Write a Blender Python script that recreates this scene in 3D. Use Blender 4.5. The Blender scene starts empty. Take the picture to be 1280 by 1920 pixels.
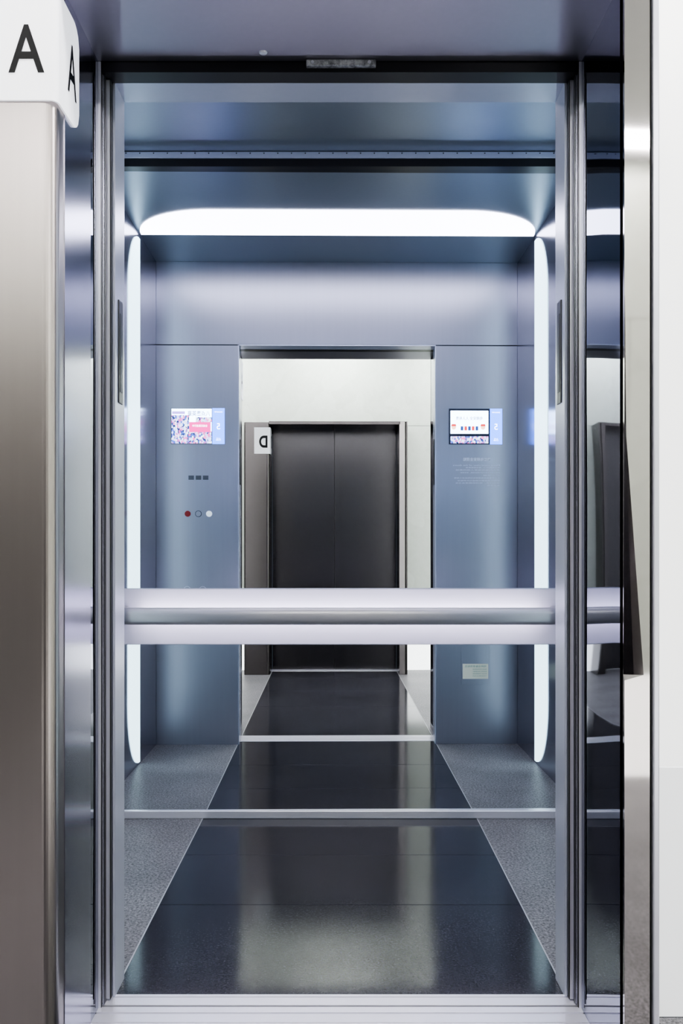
import bpy, bmesh, math, random
from mathutils import Vector, Matrix
random.seed(4)
C = bpy.context.scene.collection
scn = bpy.context.scene
PI = math.pi

# ------------------------------------------------------------------ materials
def nodes(name):
    m = bpy.data.materials.new(name); m.use_nodes = True
    nt = m.node_tree; return m, nt, nt.nodes['Principled BSDF']
def setp(p, **k):
    for a, b in k.items(): p.inputs[a].default_value = b
def plain(name, col, rough=.5, metal=0., spec=.5, coat=0., aniso=0.):
    m, nt, p = nodes(name)
    setp(p, **{'Base Color': (*col, 1), 'Roughness': rough, 'Metallic': metal, 'Specular IOR Level': spec, 'Coat Weight': coat, 'Anisotropic': aniso})
    return m
def emis(name, col, s, base=None):
    m, nt, p = nodes(name)
    b = base or col
    setp(p, **{'Base Color': (*b, 1), 'Roughness': .5, 'Emission Color': (*col, 1), 'Emission Strength': s})
    return m
def metal(name, col, rough, var=.03, scale=(10, 10, .25), wav=0., met=1.):
    """satin metal: only the tone varies, softly, along the brushing direction"""
    m, nt, p = nodes(name); N = nt.nodes; L = nt.links
    setp(p, **{'Base Color': (*col, 1), 'Metallic': met, 'Roughness': rough})
    tc = N.new('ShaderNodeTexCoord'); mp = N.new('ShaderNodeMapping'); mp.inputs['Scale'].default_value = scale
    L.new(tc.outputs['Object'], mp.inputs[0])
    nz = N.new('ShaderNodeTexNoise'); nz.inputs['Scale'].default_value = 6; nz.inputs['Detail'].default_value = 2
    L.new(mp.outputs[0], nz.inputs['Vector'])
    mr = N.new('ShaderNodeMapRange'); mr.inputs['To Min'].default_value = 1-var; mr.inputs['To Max'].default_value = 1+var
    L.new(nz.outputs[0], mr.inputs[0])
    vm = N.new('ShaderNodeVectorMath'); vm.operation = 'SCALE'; vm.inputs[0].default_value = col
    L.new(mr.outputs[0], vm.inputs['Scale']); L.new(vm.outputs[0], p.inputs['Base Color'])
    if wav:
        m2 = N.new('ShaderNodeMapping'); m2.inputs['Scale'].default_value = (1.2, 1.2, .8); L.new(tc.outputs['Object'], m2.inputs[0])
        n2 = N.new('ShaderNodeTexNoise'); n2.inputs['Scale'].default_value = 2.2; n2.inputs['Detail'].default_value = 0
        L.new(m2.outputs[0], n2.inputs['Vector'])
        b2 = N.new('ShaderNodeBump'); b2.inputs['Strength'].default_value = 1; b2.inputs['Distance'].default_value = wav
        L.new(n2.outputs[0], b2.inputs['Height']); L.new(b2.outputs[0], p.inputs['Normal'])
    return m
def stone(name, c0, c1, rough, scale=60, r2=None, big=3., cloud=.4, lo=.35, hi=.68, spec=.5, em=0.):
    m, nt, p = nodes(name); N = nt.nodes; L = nt.links
    p.inputs['Specular IOR Level'].default_value = spec
    tc = N.new('ShaderNodeTexCoord')
    nz = N.new('ShaderNodeTexNoise'); nz.inputs['Scale'].default_value = scale; nz.inputs['Detail'].default_value = 4; nz.inputs['Roughness'].default_value = .7
    L.new(tc.outputs['Object'], nz.inputs['Vector'])
    cr = N.new('ShaderNodeValToRGB'); cr.color_ramp.elements[0].position = lo; cr.color_ramp.elements[1].position = hi
    cr.color_ramp.elements[0].color = (*c0, 1); cr.color_ramp.elements[1].color = (*c1, 1)
    L.new(nz.outputs[0], cr.inputs[0])
    n2 = N.new('ShaderNodeTexNoise'); n2.inputs['Scale'].default_value = big; n2.inputs['Detail'].default_value = 3
    L.new(tc.outputs['Object'], n2.inputs['Vector'])
    c2 = N.new('ShaderNodeMapRange'); c2.inputs['From Min'].default_value = .32; c2.inputs['From Max'].default_value = .68
    c2.inputs['To Min'].default_value = 1-cloud; c2.inputs['To Max'].default_value = 1+cloud*.5
    L.new(n2.outputs[0], c2.inputs[0])
    vm = N.new('ShaderNodeVectorMath'); vm.operation = 'SCALE'
    L.new(cr.outputs[0], vm.inputs[0]); L.new(c2.outputs[0], vm.inputs['Scale']); L.new(vm.outputs[0], p.inputs['Base Color'])
    if r2 is None: p.inputs['Roughness'].default_value = rough
    else:
        mr = N.new('ShaderNodeMapRange'); mr.inputs['From Min'].default_value = .3; mr.inputs['From Max'].default_value = .7
        mr.inputs['To Min'].default_value = rough; mr.inputs['To Max'].default_value = r2
        L.new(n2.outputs[0], mr.inputs[0]); L.new(mr.outputs[0], p.inputs['Roughness'])
    if em: setp(p, **{'Emission Color': (*c1, 1), 'Emission Strength': em})
    return m

M = {}
M['car'] = metal('car_satin_metal', (.395, .400, .468), .31, met=.88)
M['carside'] = metal('car_side_metal', (.39, .395, .48), .18, met=.92)
M['carceil'] = metal('car_ceiling_metal', (.31, .345, .395), .34, met=.85)
M['reveal'] = metal('satin_steel_reveal', (.43, .425, .53), .16)
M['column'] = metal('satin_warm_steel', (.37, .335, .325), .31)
M['columnshade'] = metal('satin_warm_steel_shaded', (.12, .108, .108), .22)  # column steel, darkened to stand for the dark surroundings it reflects
M['soffit'] = metal('soffit_metal', (.39, .38, .45), .33, met=.92)
M['polish'] = metal('polished_dark_steel', (.26, .275, .35), .025, wav=.004)
M['polish2'] = metal('polished_steel_front', (.47, .445, .44), .05, wav=.004)
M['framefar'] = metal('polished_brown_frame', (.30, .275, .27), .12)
M['satin'] = metal('satin_light_aluminium', (.68, .68, .78), .30, met=.6)
M['jamb'] = metal('jamb_lining', (.56, .58, .70), .24, met=.5)
M['darksteel'] = metal('landing_door_steel', (.50, .50, .60), .2, met=.75)
M['alu'] = metal('sill_aluminium', (.84, .83, .90), .3, scale=(.25, 10, 10), met=.6)
M['darkmetal'] = metal('dark_brushed_door', (.080, .075, .079), .25)
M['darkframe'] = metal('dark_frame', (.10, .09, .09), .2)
M['mirror'] = plain('mirror_glass', (.88, .93, .96), 0., 1.)
M['black'] = plain('black_header', (.004, .004, .006), .3)
M['blackgap'] = plain('black_gap', (.004, .004, .005), .7)
M['plate'] = metal('handrail_plate', (.50, .48, .59), .40, scale=(.25, 10, 10), met=.25)
M['rail'] = metal('handrail_bar', (.50, .485, .51), .36, scale=(.25, 10, 10), met=.7)
M['floorblack'] = stone('black_polished_stone', (.014, .014, .019), (.050, .050, .062), .11, 150, None, 1.6, cloud=.25, lo=.34, hi=.80, spec=.26)
M['floorgrey'] = stone('grey_stone', (.05, .049, .052), (.34, .33, .35), .42, 120, None, 3., cloud=.2, lo=.35, hi=.71, spec=.15)
M['wall'] = stone('cream_stone', (.62, .665, .59), (.67, .71, .64), .25, 20, .3, 1.5, cloud=.05)
M['wallwhite'] = stone('white_stone_glow', (.93, .93, .93), (.95, .95, .95), .3, 20, .35, 1.5, cloud=.02, em=.5)  # emission added to lift the near lobby wall toward white
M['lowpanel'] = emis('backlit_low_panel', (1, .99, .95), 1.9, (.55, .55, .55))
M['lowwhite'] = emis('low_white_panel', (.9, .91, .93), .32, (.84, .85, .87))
M['ceiling'] = plain('lobby_ceiling_paint', (.7, .7, .7), .7)
M['white'] = emis('sign_white_glow', (.92, .92, 1), .5, (.88, .88, .92))  # slight glow put in so the plate reads near-white
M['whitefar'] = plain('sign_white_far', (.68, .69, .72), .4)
M['ink'] = plain('ink_black', (.002, .002, .003), .6, spec=.2)
M['lamp'] = emis('side_light_diffuser', (.70, .91, .98), 1.6)
M['lampc'] = emis('ceiling_light_diffuser', (.92, .87, 1.0), 4.8)
M['led'] = emis('handrail_led', (.95, .93, 1.0), 16.)
M['lobbylamp'] = emis('lobby_lamp', (1, .97, .96), 29.0)
M['joint'] = plain('pale_joint', (.50, .50, .53), .4, .6)
M['red'] = plain('red_button', (.30, .01, .015), .3)
M['whitebtn'] = emis('white_button', (.75, .8, .85), .45, (.7, .75, .8))
M['ringm'] = plain('dark_ring', (.03, .03, .04), .4)
M['grille'] = plain('dark_grille', (.02, .025, .03), .5)
M['scrblue'] = emis('screen_blue', (.08, .22, .95), 3.2, (.02, .05, .1))
M['scrwhite'] = emis('screen_white', (.60, .75, 1), 6., (.1, .1, .1))
M['scrpink'] = emis('screen_pink', (.95, .05, .36), 1.9, (.1, .02, .05))
M['scrpurple'] = emis('screen_purple', (.42, .30, .85), 1.8, (.05, .02, .08))
M['scrred'] = emis('screen_red', (.85, .05, .05), 1.4, (.1, .02, .02))
M['scrdark'] = emis('screen_dark', (.01, .02, .05), .4, (.01, .01, .02))
M['scrtextb'] = emis('screen_text_blue', (.05, .12, .5), .8, (.01, .02, .05))
M['scrtextw'] = emis('screen_text_white', (.9, .95, 1), 4.5, (.3, .3, .3))
M['skin'] = emis('screen_peach', (.95, .55, .40), 2.2, (.1, .07, .05))
M['notice'] = plain('notice_ink', (.75, .80, .92), .5)
M['cream'] = plain('sticker_cream', (.86, .85, .68), .5)
M['green'] = plain('sticker_green', (.16, .38, .30), .5)
M['scruff'] = stone('scuffed_plate', (.07, .07, .09), (.5, .5, .55), .5, 60)
def city(name):
    m, nt, p = nodes(name); N = nt.nodes; L = nt.links
    tc = N.new('ShaderNodeTexCoord'); v = N.new('ShaderNodeTexVoronoi'); v.inputs['Scale'].default_value = 110
    mp = N.new('ShaderNodeMapping'); mp.inputs['Scale'].default_value = (1, 1, .7)
    L.new(tc.outputs['Object'], mp.inputs[0]); L.new(mp.outputs[0], v.inputs['Vector'])
    bw = N.new('ShaderNodeRGBToBW'); L.new(v.outputs['Color'], bw.inputs[0])
    cr = N.new('ShaderNodeValToRGB'); e = cr.color_ramp.elements
    e[0].position = .25; e[0].color = (.01, .02, .10, 1); e[1].position = .85; e[1].color = (.85, .93, 1, 1)
    a = e.new(.40); a.color = (.06, .12, .5, 1); b = e.new(.50); b.color = (.8, .10, .35, 1); c = e.new(.6); c.color = (.45, .50, .95, 1)
    L.new(bw.outputs[0], cr.inputs[0])
    L.new(cr.outputs[0], p.inputs['Emission Color']); p.inputs['Emission Strength'].default_value = 2.2
    setp(p, **{'Base Color': (.02, .03, .05, 1)})
    return m
M['city'] = city('screen_city')

# ------------------------------------------------------------------ helpers
def wl(o):
    v = Vector((0, 0, 0))
    while o: v += o.location; o = o.parent
    return v
def tag(o, label, cat, group=None):
    o['label'] = label; o['category'] = cat
    if group: o['group'] = group
    return o
def obj(name, bm, mat, parent=None, kind=None, smooth=False, origin=None):
    bmesh.ops.recalc_face_normals(bm, faces=bm.faces)
    if parent: off = wl(parent); loc = Vector((0, 0, 0))
    else:
        xs = [v.co.x for v in bm.verts]; ys = [v.co.y for v in bm.verts]; zs = [v.co.z for v in bm.verts]
        off = origin or Vector(((min(xs)+max(xs))/2, (min(ys)+max(ys))/2, min(zs))); loc = off
    bmesh.ops.translate(bm, verts=bm.verts, vec=-off)
    me = bpy.data.meshes.new(name); bm.to_mesh(me); bm.free()
    if smooth:
        for p in me.polygons: p.use_smooth = True
    ms = mat if isinstance(mat, (list, tuple)) else [mat]
    for m in ms: me.materials.append(m)
    o = bpy.data.objects.new(name, me); C.objects.link(o); o.location = loc
    if parent: o.parent = parent
    if kind: o['kind'] = kind
    return o
def empty(name, loc, label, cat, group=None):
    o = bpy.data.objects.new(name, None); C.objects.link(o); o.location = loc; o.empty_display_size = .05
    return tag(o, label, cat, group)
def bx(bm, x0, x1, y0, y1, z0, z1, bev=0., mi=0):
    x0, x1 = sorted((x0, x1)); y0, y1 = sorted((y0, y1)); z0, z1 = sorted((z0, z1))
    t = bmesh.new()
    bmesh.ops.create_cube(t, size=1, matrix=Matrix.Translation(((x0+x1)/2, (y0+y1)/2, (z0+z1)/2)) @ Matrix.Diagonal((x1-x0, y1-y0, z1-z0, 1)))
    if bev: bmesh.ops.bevel(t, geom=t.edges, offset=bev, segments=2, affect='EDGES', profile=.5)
    for f in t.faces: f.material_index = mi
    me = bpy.data.meshes.new('t'); t.to_mesh(me); t.free(); bm.from_mesh(me); bpy.data.meshes.remove(me)
    return bm
def B(*a, **k): return bx(bmesh.new(), *a, **k)
def prism(pts, z0, z1, axis='z'):
    """closed outline extruded along an axis. pts are (a,b): z-> (x,y); x-> (y,z); y-> (x,z)"""
    bm = bmesh.new()
    def mk(p, h):
        if axis == 'z': return (p[0], p[1], h)
        if axis == 'x': return (h, p[0], p[1])
        return (p[0], h, p[1])
    a = [bm.verts.new(mk(p, z0)) for p in pts]; b = [bm.verts.new(mk(p, z1)) for p in pts]
    n = len(pts)
    bm.faces.new(a); bm.faces.new(b[::-1])
    for i in range(n): bm.faces.new((a[i], a[(i+1) % n], b[(i+1) % n], b[i]))
    return bm
def disc(bm, cx, y0, y1, cz, r, r_in=0, n=28):
    o = [(cx + r*math.cos(2*PI*i/n), cz + r*math.sin(2*PI*i/n)) for i in range(n)]
    if not r_in:
        t = prism(o, y0, y1, 'y')
        me = bpy.data.meshes.new('t'); t.to_mesh(me); t.free(); bm.from_mesh(me); bpy.data.meshes.remove(me); return bm
    q = [(cx + r_in*math.cos(2*PI*i/n), cz + r_in*math.sin(2*PI*i/n)) for i in range(n)]
    V = lambda P, y: [bm.verts.new((p[0], y, p[1])) for p in P]
    a, b, c, d = V(o, y0), V(q, y0), V(q, y1), V(o, y1)
    for i in range(n):
        j = (i+1) % n
        for s, t in ((a, b), (b, c), (c, d), (d, a)): bm.faces.new((s[i], s[j], t[j], t[i]))
    return bm
def text_bm(s, height, width=None, rot='front', at=(0, 0, 0), bold=0.):
    """flat text mesh centred on 'at'; rot front faces -y, back faces +y, left faces +x"""
    cu = bpy.data.curves.new('t', 'FONT'); cu.body = s; cu.size = 1; cu.align_x = 'CENTER'; cu.resolution_u = 6; cu.offset = bold
    o = bpy.data.objects.new('t', cu); C.objects.link(o)
    bpy.context.view_layer.update()
    dg = bpy.context.evaluated_depsgraph_get()
    me = bpy.data.meshes.new_from_object(o.evaluated_get(dg))
    bm = bmesh.new(); bm.from_mesh(me); bpy.data.meshes.remove(me)
    bpy.data.objects.remove(o); bpy.data.curves.remove(cu)
    xs = [v.co.x for v in bm.verts]; ys = [v.co.y for v in bm.verts]
    if not xs: return B(-.01, .01, -.01, .01, -.01, .01)
    w = max(xs)-min(xs); h = max(ys)-min(ys); cx = (max(xs)+min(xs))/2; cy = (max(ys)+min(ys))/2
    k = height/h; kx = width/w if width else k
    R = {'front': Matrix.Rotation(PI/2, 4, 'X'), 'back': Matrix.Rotation(PI, 4, 'Z') @ Matrix.Rotation(PI/2, 4, 'X'),
         'left': Matrix.Rotation(PI/2, 4, 'Z') @ Matrix.Rotation(PI/2, 4, 'X')}[rot]
    bm.transform(Matrix.Translation(at) @ R @ Matrix.Diagonal((kx, k, 1, 1)) @ Matrix.Translation((-cx, -cy, 0)))
    return bm

# ------------------------------------------------------------------ key dimensions
HW = .62            # portal half width
YF, YD = 1.86, 2.19 # portal front plane, landing frame plane
YI, YM = 2.34, 3.746  # inner face of car front wall, mirror plane
CW, CH = 1.09, 2.91 # car half width, ceiling
OW, OH = .595, 2.409 # car opening
YW = 2.15           # lobby wall face on the open lift's side
FD = lambda y: 1.36 - y   # the facing lift is the mirror image of this one

# ------------------------------------------------------------------ car shell
obj('wall_left', B(-CW-.04, -CW, YI-.09, YM+.06, -.02, CH+.04), M['carside'], kind='structure')
obj('wall_right', B(CW, CW+.04, YI-.09, YM+.06, -.02, CH+.04), M['carside'], kind='structure')
obj('wall_back', B(-CW, CW, YM+.02, YM+.06, -.02, CH+.04), M['black'], kind='structure')
obj('ceiling', B(-CW, CW, YI-.09, YM+.02, CH, CH+.04), M['carceil'], kind='structure')
bm = bmesh.new()
bx(bm, -CW, -OW, 2.25, YI, 0, OH-.0025, .0015); bx(bm, OW, CW, 2.25, YI, 0, OH-.0025, .0015)
bx(bm, -CW, CW, 2.25, YI, OH+.0025, CH, .0015)
bx(bm, -CW, -OW, 2.26, YI-.006, OH-.004, OH+.004, mi=1); bx(bm, OW, CW, 2.26, YI-.006, OH-.004, OH+.004, mi=1)
obj('wall_front', bm, [M['car'], M['blackgap']], kind='structure')
bm = bmesh.new()
bx(bm, -OW-.002, -OW+.004, 2.245, YI+.001, 0.001, OH); bx(bm, OW-.004, OW+.002, 2.245, YI+.001, 0.001, OH); bx(bm, -OW, OW, 2.245, YI+.001, OH-.004, OH+.002)
obj('trim_1', bm, M['jamb'], kind='structure')

# floors
def strip_floor(name, x0, x1, ys, mat):
    bm = bmesh.new()
    for a, b in zip(ys[:-1], ys[1:]): bx(bm, x0, x1, a+.0012, b-.0012, -.03, 0, .0006)
    bx(bm, x0, x1, ys[0], ys[-1], -.034, -.002)
    return obj(name, bm, mat, kind='structure')
strip_floor('floor_car_centre', -.598, .598, [2.258, 2.83, 3.29, YM], M['floorblack'])
strip_floor('floor_car_left', -CW, -.602, [2.258, YM], M['floorgrey'])
strip_floor('floor_car_right', .602, CW, [2.258, YM], M['floorgrey'])
bm = bmesh.new(); bx(bm, -.602, -.598, 2.258, YM, -.03, .0004); bx(bm, .598, .602, 2.258, YM, -.03, .0004)
obj('trim_floor_joint', bm, M['joint'], kind='structure')

# ------------------------------------------------------------------ mirror, its trims
TH = .0058
mi = obj('wall_mirror', B(-CW+.012, CW-.012, YM, YM+.006, .034, 2.85), M['mirror'])
mi.rotation_euler.z = TH
tag(mi, 'full-width wall mirror on the back wall of the lift car', 'mirror')
obj('baseboard_back', B(-CW, CW, YM-.016, YM+.018, 0, .034, .003), M['alu'], kind='structure')
obj('trim_2', B(-CW, CW, YM-.03, YM+.018, 2.845, 2.878), M['black'], kind='structure')
mt = obj('mirror_top_rail', B(-CW, CW, YM-.034, YM+.018, 2.880, 2.908, .002), M['jamb'])
tag(mt, 'thin riveted metal rail along the ceiling edge above the mirror', 'rail')
def rivet(x):
    bm = bmesh.new(); bmesh.ops.create_uvsphere(bm, u_segments=10, v_segments=6, radius=.0032, matrix=Matrix.Translation((x, YM-.034, 2.901)))
    return bm
r0 = obj('rivet', rivet(-.99), M['ringm'], mt, smooth=True)
for i in range(1, 34):
    r = r0.copy(); C.objects.link(r); r.parent = mt; r.location.x = i*.06

# ------------------------------------------------------------------ handrail
h = empty('handrail', (0, YM-.02, .76), 'wide backlit steel handrail across the mirror at waist height', 'handrail')
bm = B(-CW, CW, 3.712, 3.732, .763, 1.006, .003)
obj('backing_plate', bm, M['plate'], h)
def sweep_bar(hx, yf, yb, r, hz, ty, zc, seg=20):
    path = [(-hx, yb)] + [(-hx + r - r*math.cos(a), yf + r - r*math.sin(a)) for a in [PI/2*i/10 for i in range(11)]]
    path += [(hx - r + r*math.sin(a), yf + r - r*math.cos(a)) for a in [PI/2*i/10 for i in range(11)]] + [(hx, yb)]
    bm = bmesh.new(); rings = []
    for i, p in enumerate(path):
        a = path[max(0, i-1)]; b = path[min(len(path)-1, i+1)]
        t = Vector((b[0]-a[0], b[1]-a[1])).normalized(); nrm = Vector((-t.y, t.x))
        ring = []
        for k in range(seg):
            an = 2*PI*k/seg; ca, sa = math.cos(an), math.sin(an)
            u = ty*math.copysign(abs(ca)**.9, ca); v = hz*math.copysign(abs(sa)**.9, sa)
            ring.append(bm.verts.new((p[0]+nrm.x*u, p[1]+nrm.y*u, zc+v)))
        rings.append(ring)
    for A, D in zip(rings[:-1], rings[1:]):
        for k in range(seg): bm.faces.new((A[k], A[(k+1) % seg], D[(k+1) % seg], D[k]))
    bm.faces.new(rings[0]); bm.faces.new(rings[-1][::-1])
    return bm
obj('grip_bar', sweep_bar(.925, 3.612, 3.713, .05, .0365, .022, .895, 32), M['rail'], h, smooth=True)
for z in (.870, .911):
    obj('light_strip', B(-.87, .87, 3.636, 3.644, z, z+.009), M['led'], h)

# ------------------------------------------------------------------ light panels of the car
def dshape(straight, curved, a0, a1, ra, rb, n=14):
    d = 1 if curved > straight else -1
    pts = [(straight, a0)]
    pts += [(curved - d*rb + d*rb*math.sin(t), a0 + ra - ra*math.cos(t)) for t in [PI/2*i/n for i in range(n+1)]]
    pts += [(curved - d*rb + d*rb*math.cos(t), a1 - ra + ra*math.sin(t)) for t in [PI/2*i/n for i in range(n+1)]]
    pts += [(straight, a1)]
    return pts
SY0, SY1 = 2.79, 3.06
for s, lab in ((-1, 'tall D-shaped glowing light panel on the left wall of the lift car'), (1, 'tall D-shaped glowing light panel on the right wall of the lift car')):
    x1, x2 = sorted((s*(CW-.0006), s*(CW-.004)))
    o = obj('light_panel', prism(dshape(SY0, SY1, .012, 2.88, .36, .255), x1, x2, 'x'), M['lamp'])
    tag(o, lab, 'light')
o = obj('light_panel', prism([(b, a) for a, b in dshape(SY0, 3.135, -CW+.01, CW-.01, .42, .34)], CH-.004, CH-.0006), M['lampc'])
tag(o, 'long D-shaped glowing light panel across the lift car ceiling', 'light')

# ------------------------------------------------------------------ things on the inner front wall (seen in the mirror)
YP = YI
def panel(name, x0, x1, z0, z1, t, mat, parent, base=0.): return obj(name, B(x0, x1, YP+base, YP+base+t, z0, z1), mat, parent)
K = 5.152/1600
X = lambda px: (px-630.5)*K
Z = lambda py: 1.18+(1029-py)*K
def screen(px0, lab, kind):
    s = empty('display_screen', (X(px0+50), YP, Z(833)), lab, 'screen', None)
    fr = panel('bezel', X(px0), X(px0+100), Z(833), Z(766), .004, M['scrdark'], s)
    sb = panel('side_panel', X(px0+77), X(px0+100), Z(833), Z(766), .001, M['scrblue'], s, .004)
    obj('floor_number', text_bm('5', .036, None, 'back', (X(px0+88.5), YP+.0056, Z(800)), 0), M['scrtextw'], sb)
    obj('caption', text_bm('上行\n12:08', .016, .028, 'back', (X(px0+88.5), YP+.0056, Z(824))), M['scrtextw'], sb)
    obj('heading', text_bm('2020年', .008, .05, 'back', (X(px0+88.5), YP+.0056, Z(773))), M['scrtextw'], sb)
    if kind == 0:
        pc = panel('picture', X(px0+1), X(px0+76), Z(832), Z(767), .001, M['scrwhite'], s, .004)
        panel('city_image', X(px0+1), X(px0+76), Z(832), Z(809), .001, M['city'], pc, .0046)
        panel('city_image', X(px0+1), X(px0+34), Z(810), Z(779), .001, M['city'], pc, .0046)
        panel('city_image', X(px0+46), X(px0+76), Z(792), Z(783), .001, M['city'], pc, .0046)
        panel('purple_band', X(px0+2), X(px0+26), Z(777), Z(772), .001, M['scrpurple'], pc, .0046)
        pk = panel('banner', X(px0+34), X(px0+74), Z(811), Z(792), .001, M['scrpink'], pc, .005)
        obj('title', text_bm('八点惠英豪', .032, .135, 'back', (X(px0+52), YP+.0066, Z(776)), .01), M['scrtextb'], pc)
        obj('banner_text', text_bm('全城优惠进行中', .014, .09, 'back', (X(px0+54), YP+.0066, Z(799))), M['scrtextw'], pk)
    else:
        pc = panel('picture', X(px0+3), X(px0+74), Z(813), Z(770), .001, M['scrwhite'], s, .004)
        panel('city_image', X(px0+3), X(px0+74), Z(831), Z(818), .001, M['city'], s, .004)
        obj('title', text_bm('电梯安全 人人有责', .022, .16, 'back', (X(px0+38), YP+.0056, Z(784)), .01), M['scrtextb'], pc)
        for i in range(5):
            panel('icon', X(px0+22+i*7), X(px0+27+i*7), Z(807), Z(799), .001, (M['scrred'] if i % 2 else M['scrtextb']), pc, .0046)
        for q in (9, 64):
            obj('round_face', disc(bmesh.new(), X(px0+q), YP+.005, YP+.006, Z(801), .014), M['skin'], pc)
            obj('hat', prism([(X(px0+q)-.016, Z(799)), (X(px0+q)+.016, Z(799)), (X(px0+q)+.012, Z(795)), (X(px0+q)-.012, Z(795))], YP+.005, YP+.0066, 'y'), M['scrred'], pc)
    return s
screen(320, 'small lit display with pink banner and city picture, mirrored above the round buttons', 0)
screen(840, 'small lit display with dark frame and white banner, mirrored above the printed notice', 1)

cp = empty('control_panel', (X(371), YP, Z(970)), 'row of round buttons and small grilles set below the pink-banner display', 'button panel')
for i in range(3):
    x = X(357.5+i*13.5); bm = bmesh.new()
    for k in range(3): bx(bm, x-.0165, x+.0165, YP, YP+.002, Z(899.5)+k*.0085, Z(899.5)+k*.0085+.006)
    obj('grille', bm, M['grille'], cp)
b1 = obj('button', disc(bmesh.new(), X(351), YP, YP+.005, Z(963.5), .018), M['red'], cp); b1['label'] = 'red round button'
b2 = obj('button', disc(bmesh.new(), X(371), YP, YP+.004, Z(963.5), .018), M['car'], cp); b2['label'] = 'steel round button with dark ring'
obj('ring', disc(bmesh.new(), X(371), YP, YP+.005, Z(963.5), .0195, .0165), M['ringm'], b2)
b3 = obj('button', disc(bmesh.new(), X(391), YP, YP+.005, Z(963.5), .018), M['whitebtn'], cp); b3['label'] = 'white round button'
for px in (350, 379):
    b = obj('lower_button', disc(bmesh.new(), X(px), YP, YP+.003, Z(1106), .020), M['car'], cp)
    obj('ring', disc(bmesh.new(), X(px), YP, YP+.004, Z(1106), .0225, .019), M['satin'], b)

n = empty('printed_notice', (X(893), YP, Z(912)), 'white printed notice lettering on the blue-grey panel below the dark-framed display', 'notice')
obj('title', text_bm('乘客电梯安全须知', .021, .165, 'back', (X(893), YP+.001, Z(861)), .01), M['notice'], n)
lines = [(872, 'Please stand clear of the doors', 848, 936), (876.5, '请勿倚靠轿门，请勿超载乘梯', 872, 936), (881, '老人儿童应由家人陪同乘梯', 853, 936), (886, '发生火灾及地震时请勿乘坐电梯，请走楼梯', 862, 936),
         (891, '禁止吸烟', 905, 936), (896, '禁止携带易燃易爆等危险物品进入电梯', 850, 936), (901, '被困时请按警铃按钮与外界联系', 856, 936), (905.5, '请勿打闹，保持轿厢清洁卫生', 852, 936), (910, '谢谢合作', 912, 936)]
for (y, s, a, b) in lines:
    obj('text_line', text_bm(s, .008, X(b)-X(a), 'back', ((X(a)+X(b))/2, YP+.001, Z(y)), -.002), M['notice'], n)
o = obj('trim_hatch', B(X(863), X(916), YP, YP+.003, .36, .72, .001), M['car'], kind='structure')
st = empty('inspection_sticker', (X(890), YP, Z(1273)), 'small cream and green inspection sticker low on the panel right of the doorway', 'sticker')
card = obj('card', B(X(866), X(914), YP+.003, YP+.0042, Z(1273), Z(1245)), M['cream'], st)
obj('header_text', text_bm('特种设备使用标志', .013, .13, 'back', (X(890), YP+.0048, Z(1249.5)), .0), M['green'], card)
for i in range(4):
    obj('text_line', text_bm(['设备品种 曳引驱动乘客电梯', '使用单位 物业管理处', '登记机关 市场监督管理局', '下次检验日期 2021年06月'][i], .0075, .085, 'back', (X(898), YP+.0048, Z(1255+i*4.2)), -.004), M['green'], card)

for s, lab in ((-1, 'narrow dark sensor plate set in the left jamb of the lift opening'), (1, 'narrow dark sensor plate set in the right jamb of the lift opening')):
    xa = s*(OW-.004)
    so = empty('sensor_plate', (xa, 2.30, 1.57), lab, 'sensor')
    obj('plate', B(xa, xa-s*.003, 2.275, 2.315, 1.57, 1.845, .001), M['black'], so)
    obj('window', B(xa-s*.003, xa-s*.004, 2.285, 2.305, 1.60, 1.81), M['ringm'], so)

# ------------------------------------------------------------------ header, door leaves, sills
obj('trim_header', B(-HW-.05, HW+.05, YD+.002, 2.242, 2.404, 2.56), M['black'], kind='structure')
hp = empty('header_bracket', (0, YD, 2.415), 'scuffed grey plate fixed to the black header above the lift opening', 'bracket')
obj('plate', B(-.086, .092, YD-.012, YD+.003, 2.414, 2.43, .002), M['scruff'], hp)
for x in (-.07, .075): obj('screw', disc(bmesh.new(), x, YD-.0145, YD-.011, 2.422, .004), M['satin'], hp)
kb = bmesh.new(); bmesh.ops.create_uvsphere(kb, u_segments=16, v_segments=8, radius=.010, matrix=Matrix.Translation((-.193, 2.150, 2.431)) @ Matrix.Diagonal((1.1, 1, .6, 1)))
o = obj('soffit_plug', kb, M['satin'], smooth=True); tag(o, 'tiny pale round plug on the metal soffit above the opening', 'plug')

dn = 1
for s in (-1, 1):
    d = obj('door_%d' % dn, B(s*.6068, s*.66, 2.200, 2.216, .006, 2.403, .001), M['darksteel'], kind='structure'); dn += 1
    obj('edge_strip', B(s*.6062, s*.6072, 2.1992, 2.2145, .006, 2.403), M['black'], d)
    d = obj('door_%d' % dn, B(s*.5982, s*1.0, 2.224, 2.243, .006, 2.403, .002), M['satin'], kind='structure'); dn += 1
    obj('edge_strip', B(s*.5975, s*.5988, 2.2225, 2.237, .006, 2.403), M['blackgap'], d)
    obj('trim_frame', B(s*(HW-.0065), s*(HW+.02), YD, YD+.006, 0, 2.431, .001), M['satin'], kind='structure')
    obj('trim_frame_gap', B(s*(HW-.0078), s*(HW-.0065), YD+.001, YD+.007, 0, 2.431), M['black'], kind='structure')
    obj('trim_shaft', B(s*.665, s*(CW+.1), YD+.012, 2.219, -.02, 3.0), M['blackgap'], kind='structure')

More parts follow.
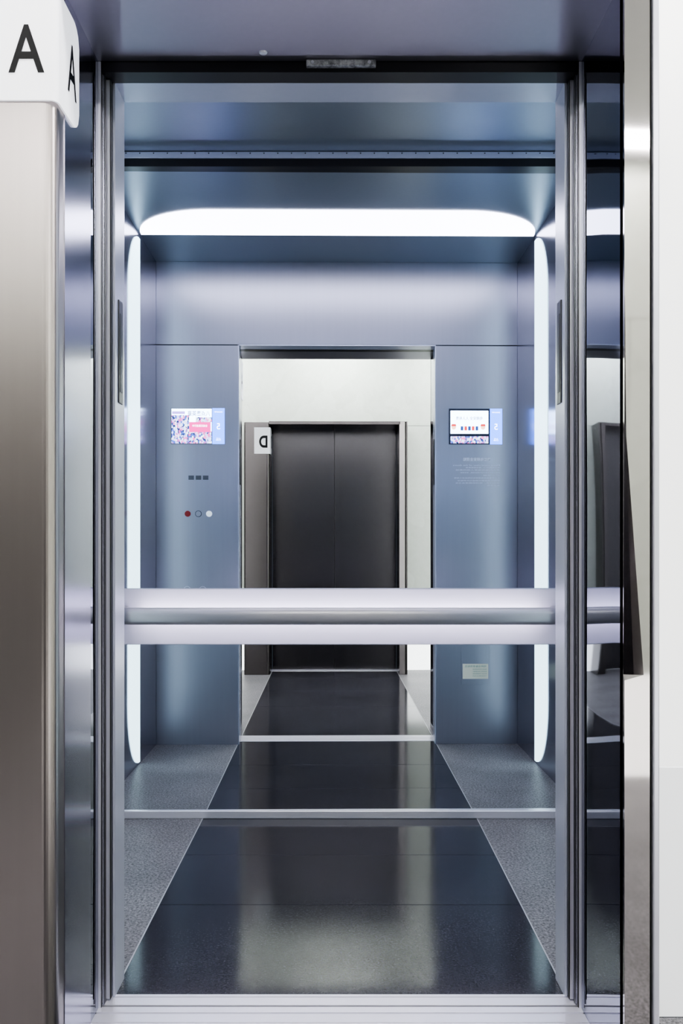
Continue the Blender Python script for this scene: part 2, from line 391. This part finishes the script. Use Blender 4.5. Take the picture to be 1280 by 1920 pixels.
bm = bmesh.new()
def grooved(bm, y0, y1, x0, x1, gs):
    bx(bm, x0, x1, y0, y1, -.03, -.006)
    e = [y0] + [v for g in gs for v in g] + [y1]
    for a, b in zip(e[::2], e[1::2]): bx(bm, x0, x1, a, b, -.01, 0.0015, .0008)
grooved(bm, 2.205, 2.258, -HW, HW, [(2.242, 2.247)])
s1 = obj('trim_car_sill', bm, M['alu'], kind='structure')
bm = bmesh.new(); grooved(bm, 2.10, 2.196, -HW, HW, [(2.122, 2.125), (2.163, 2.171)])
obj('trim_landing_sill', bm, M['alu'], kind='structure')
obj('trim_gap', B(-HW, HW, 2.09, 2.26, -.05, -.03), M['blackgap'], kind='structure')

# ------------------------------------------------------------------ portals
def column_pts(fy, hw, cx=0, r=.030, n=10):
    p = [(-.24-hw, YW+.02), (-.24-hw, YF+.01), (-.23-hw, YF)]
    p += [(-hw - r + r*math.sin(a), YF + r - r*math.cos(a)) for a in [PI/2*i/n for i in range(n+1)]]
    p += [(-hw, 2.120), (-hw-.02, 2.120), (-hw-.02, YW+.02)]
    return [(x+cx, fy(y)) for x, y in p]
def wedge_front(f, top):
    """thin polished sheet folded round the frame edge, with a wedge facet shaped to reflect the dark doors"""
    x0, x1 = HW, HW+.055
    zs = [0.001, .6, .8, .893, .905] + [.905+.52*i/8 for i in range(1, 9)] + [1.8, 2.1, top+.03]
    def W(z):
        if z < .9 or z > 1.43: return .0005
        return .004+.038*(1.425-z)/.52
    bm = bmesh.new(); rows = []
    for z in zs:
        w = W(z)
        d = w*.19 if w > .001 else 0  # angled facet gives the strip its dark wedge reflection
        pts = [(x0, YF+.03), (x0, YF+d), (x0+w*.5, YF+d*.45), (x0+w, YF), (x1, YF), (x1, YF+.03)]
        rows.append([bm.verts.new((x, f(y), z)) for x, y in pts])
    for a, b in zip(rows[:-1], rows[1:]):
        for i in range(len(a)-1): bm.faces.new((a[i], a[i+1], b[i+1], b[i]))
        bm.faces.new((a[-1], a[0], b[0], b[-1]))
    bm.faces.new(rows[0][::-1]); bm.faces.new(rows[-1])
    return bm
def portal(fy, top, which, cx=0, hw=HW):
    f = fy; near = which == 'near'
    obj('trim_column_'+which, prism(column_pts(f, hw, cx), 0, top+(.12 if near else .02)), M['column'] if near else M['columnshade'], kind='structure')
    obj('trim_reveal_left_'+which, B(cx-hw-.012, cx-hw+.0015, f(YF+.06), f(2.119), 0.001, top), M['reveal'] if near else M['columnshade'], kind='structure')
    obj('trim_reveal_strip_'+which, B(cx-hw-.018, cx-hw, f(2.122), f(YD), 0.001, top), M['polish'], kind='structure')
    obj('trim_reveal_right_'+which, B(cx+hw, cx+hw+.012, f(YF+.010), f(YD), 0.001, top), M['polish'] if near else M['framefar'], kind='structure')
    if near: obj('trim_front_'+which, wedge_front(f, top), M['polish2'], kind='structure')
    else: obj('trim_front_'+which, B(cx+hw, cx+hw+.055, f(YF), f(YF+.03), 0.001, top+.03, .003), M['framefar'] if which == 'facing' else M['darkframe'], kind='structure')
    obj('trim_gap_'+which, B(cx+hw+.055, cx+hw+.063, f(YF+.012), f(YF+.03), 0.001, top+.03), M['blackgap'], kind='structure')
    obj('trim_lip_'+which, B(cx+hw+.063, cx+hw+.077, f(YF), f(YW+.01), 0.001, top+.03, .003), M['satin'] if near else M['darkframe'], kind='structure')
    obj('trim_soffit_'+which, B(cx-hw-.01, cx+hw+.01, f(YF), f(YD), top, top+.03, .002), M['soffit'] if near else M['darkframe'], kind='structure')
FH = .606
portal(lambda y: y, 2.431, 'near')
portal(FD, 2.345, 'facing', 0, FH)

# ------------------------------------------------------------------ signs
def sign(letter, f, rot, hw, dz0):
    root = empty('lift_sign', (-hw-.07, f(YF), 2.15+dz0), {'A': 'white wraparound plate lettered A on the rounded steel column', 'D': 'white wraparound plate lettered D beside the dark closed lift doors'}[letter], 'sign')
    r = .018; t = .006; n = 12
    path = [(-hw-.145, YF-t), (-hw-.12, YF-t), (-hw-.08, YF-t), (-hw+t-r, YF-t)]
    path += [(-hw + t - r + r*math.sin(a), YF - t + r - r*math.cos(a)) for a in [PI/2*i/n for i in range(1, n+1)]]
    m = 20; yb = YF-t+r; ye = 2.010
    path += [(-hw+t, yb + (ye-yb)*i/m) for i in range(1, m+1)]
    zt, zb, R = 2.40+dz0, 2.155+dz0, .045
    bm = bmesh.new(); cols = []
    for (x, y) in path:
        q = max(0, y-(ye-R)) if x > -hw-.02 else 0
        dz = R - math.sqrt(max(0, R*R-q*q))
        cols.append((bm.verts.new((x, f(y), zt-dz)), bm.verts.new((x, f(y), zb+dz))))
    for a, b in zip(cols[:-1], cols[1:]): bm.faces.new((a[0], b[0], b[1], a[1]))
    ext = bmesh.ops.extrude_face_region(bm, geom=bm.faces[:])
    vs = [v for v in ext['geom'] if isinstance(v, bmesh.types.BMVert)]
    cx, cy = -hw+t-r, f(YF-t+r); sg = 1 if f(1) > f(0) else -1
    for v in vs:
        xx, yy = v.co.x, v.co.y
        if xx < cx+.0005: v.co.y = f(YF-.0005)
        elif (yy-cy)*sg > -.0005: v.co.x = -hw+.0018
        else:
            d = (Vector((xx, yy))-Vector((cx, cy))).normalized()*(r-t+.0015); v.co.x = cx+d.x; v.co.y = cy+d.y
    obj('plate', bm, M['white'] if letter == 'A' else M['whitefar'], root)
    yt = f(YF-t-.0012)
    obj('letter', text_bm(letter, .105 if letter == 'A' else .115, .0785, rot, (-hw-.0605, yt, 2.2665+dz0), .012 if letter == 'A' else .035), M['ink'], root)
    obj('letter', text_bm(letter, .118, .064, 'left', (-hw+t+.0012, f(1.955), 2.274+dz0), .012), M['ink'], root)
sign('A', lambda y: y, 'front', HW, 0)
sign('D', FD, 'back', FH, -.085)

# ------------------------------------------------------------------ facing lift doors
yd = FD(2.20)
for s in (-1, 1):
    d = obj('door_%d' % dn, B(s*.0022, s*(FH-.004), yd, yd-.02, .005, 2.36, .0015), M['darkmetal'], kind='structure'); dn += 1
obj('trim_facing_gap', B(-.02, .02, yd-.021, yd-.026, .005, 2.36), M['blackgap'], kind='structure')
obj('trim_facing_sill', B(-FH, FH, FD(2.10), FD(2.24), -.02, .003, .001), M['alu'], kind='structure')
obj('trim_facing_header', B(-HW-.05, HW+.05, FD(YD+.03), FD(YD+.06), 2.3, 2.5), M['black'], kind='structure')
# the next lift along the facing wall, its dark doors caught in the polished reveal
NX = -1.80
portal(FD, 2.345, 'next', NX, .62)
for s in (-1, 1):
    obj('door_%d' % dn, B(NX+s*.0015, NX+s*(HW-.004), FD(2.125), FD(2.14), .005, 2.36, .002), M['darkmetal'], kind='structure'); dn += 1

# ------------------------------------------------------------------ lobby shell
LX, LH = 3.6, 3.25
def lobby_wall(name, f, cols, rows, top, mats, low, g=.0025):
    bm = bmesh.new(); y0, y1 = f(YW), f(YW+.03)
    for j, (c, d) in enumerate(zip(rows[:-1], rows[1:])):
        if c >= top-.001:
            bx(bm, cols[0]+g, cols[-1]-g, y0, y1, c+g, d-g, .001); continue
        for a, b in zip(cols[:-1], cols[1:]):
            cc = c
            if a > -HW-.2 and b < HW+.2:
                if d <= top: continue
                cc = max(c, top)
            bx(bm, a+g, b-g, y0, y1, cc+g, d-g, .0006, mi=1 if j == 0 and low else 0)
    bx(bm, cols[0], -HW-.03, f(YW+.012), f(YW+.04), 0, LH, mi=2); bx(bm, HW+.03, cols[-1], f(YW+.012), f(YW+.04), 0, LH, mi=2)
    bx(bm, -HW-.03, HW+.03, f(YW+.012), f(YW+.04), top, LH, mi=2)
    return obj(name, bm, mats, kind='structure')
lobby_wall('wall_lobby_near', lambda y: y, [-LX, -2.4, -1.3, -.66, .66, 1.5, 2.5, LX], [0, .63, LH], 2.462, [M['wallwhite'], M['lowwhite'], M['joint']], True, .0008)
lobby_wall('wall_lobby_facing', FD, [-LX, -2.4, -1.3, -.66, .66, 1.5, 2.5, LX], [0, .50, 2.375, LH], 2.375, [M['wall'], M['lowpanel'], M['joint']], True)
obj('wall_lobby_left', B(-LX-.05, -LX, FD(YW)-.05, YW+.05, 0, LH), M['wall'], kind='structure')
obj('wall_lobby_right', B(LX, LX+.05, FD(YW)-.05, YW+.05, 0, LH), M['wall'], kind='structure')
obj('ceiling_lobby', B(-LX, LX, FD(YW)-.05, YW+.05, LH, LH+.05), M['ceiling'], kind='structure')
strip_floor('floor_lobby_centre', -.598, .598, [FD(2.10), -.3, .4, 1.1, 2.10], M['floorblack'])
strip_floor('floor_lobby_left', -LX, -.602, [FD(YW), YW], M['floorgrey'])
strip_floor('floor_lobby_right', .602, LX, [FD(YW), YW], M['floorgrey'])
bm = bmesh.new(); bx(bm, -.602, -.598, FD(2.10), 2.10, -.03, .0004); bx(bm, .598, .602, FD(2.10), 2.10, -.03, .0004)
obj('trim_lobby_joint', bm, M['joint'], kind='structure')
def clight(name, x0, x1, y0, y1, lab, grp):
    e = empty(name, ((x0+x1)/2, (y0+y1)/2, LH-.02), lab, 'ceiling light', grp)
    bm = bmesh.new(); w = .012
    bx(bm, x0-w, x1+w, y0-w, y0, LH-.02, LH); bx(bm, x0-w, x1+w, y1, y1+w, LH-.02, LH)
    bx(bm, x0-w, x0, y0, y1, LH-.02, LH); bx(bm, x1, x1+w, y0, y1, LH-.02, LH)
    obj('frame', bm, M['satin'], e)
    obj('diffuser', B(x0, x1, y0, y1, LH-.014, LH), M['lobbylamp'], e)
for x in (-2.6, -1.3, 0, 1.3, 2.6):  # rows of out-of-view lights added to wash both lobby walls
    clight('wash_light', x-.45, x+.45, -.62, -.42, 'unseen linear ceiling light added to wash the facing lobby wall', 'added lights washing the facing wall')
    clight('wash_light', x-.45, x+.45, 1.45, 1.65, 'unseen linear ceiling light added to wash the near lobby wall', 'added lights washing the near wall')

# ------------------------------------------------------------------ world, camera, colour
w = bpy.data.worlds.new('w'); scn.world = w; w.use_nodes = True
w.node_tree.nodes['Background'].inputs[0].default_value = (.5, .55, .65, 1); w.node_tree.nodes['Background'].inputs[1].default_value = .05
scn.view_settings.view_transform = 'AgX'
try: scn.view_settings.look = 'AgX - Medium High Contrast'
except Exception as e: print(e)
scn.view_settings.exposure = .70
cam = bpy.data.cameras.new('camera'); co = bpy.data.objects.new('camera', cam); C.objects.link(co)
co.location = (0, 0, 1.18); co.rotation_euler = (PI/2, 0, 0)
cam.sensor_fit = 'AUTO'; cam.sensor_width = 36; cam.lens = 30; cam.shift_x = 3/1920; cam.shift_y = 69/1920
cam.clip_start = .02
scn.camera = co
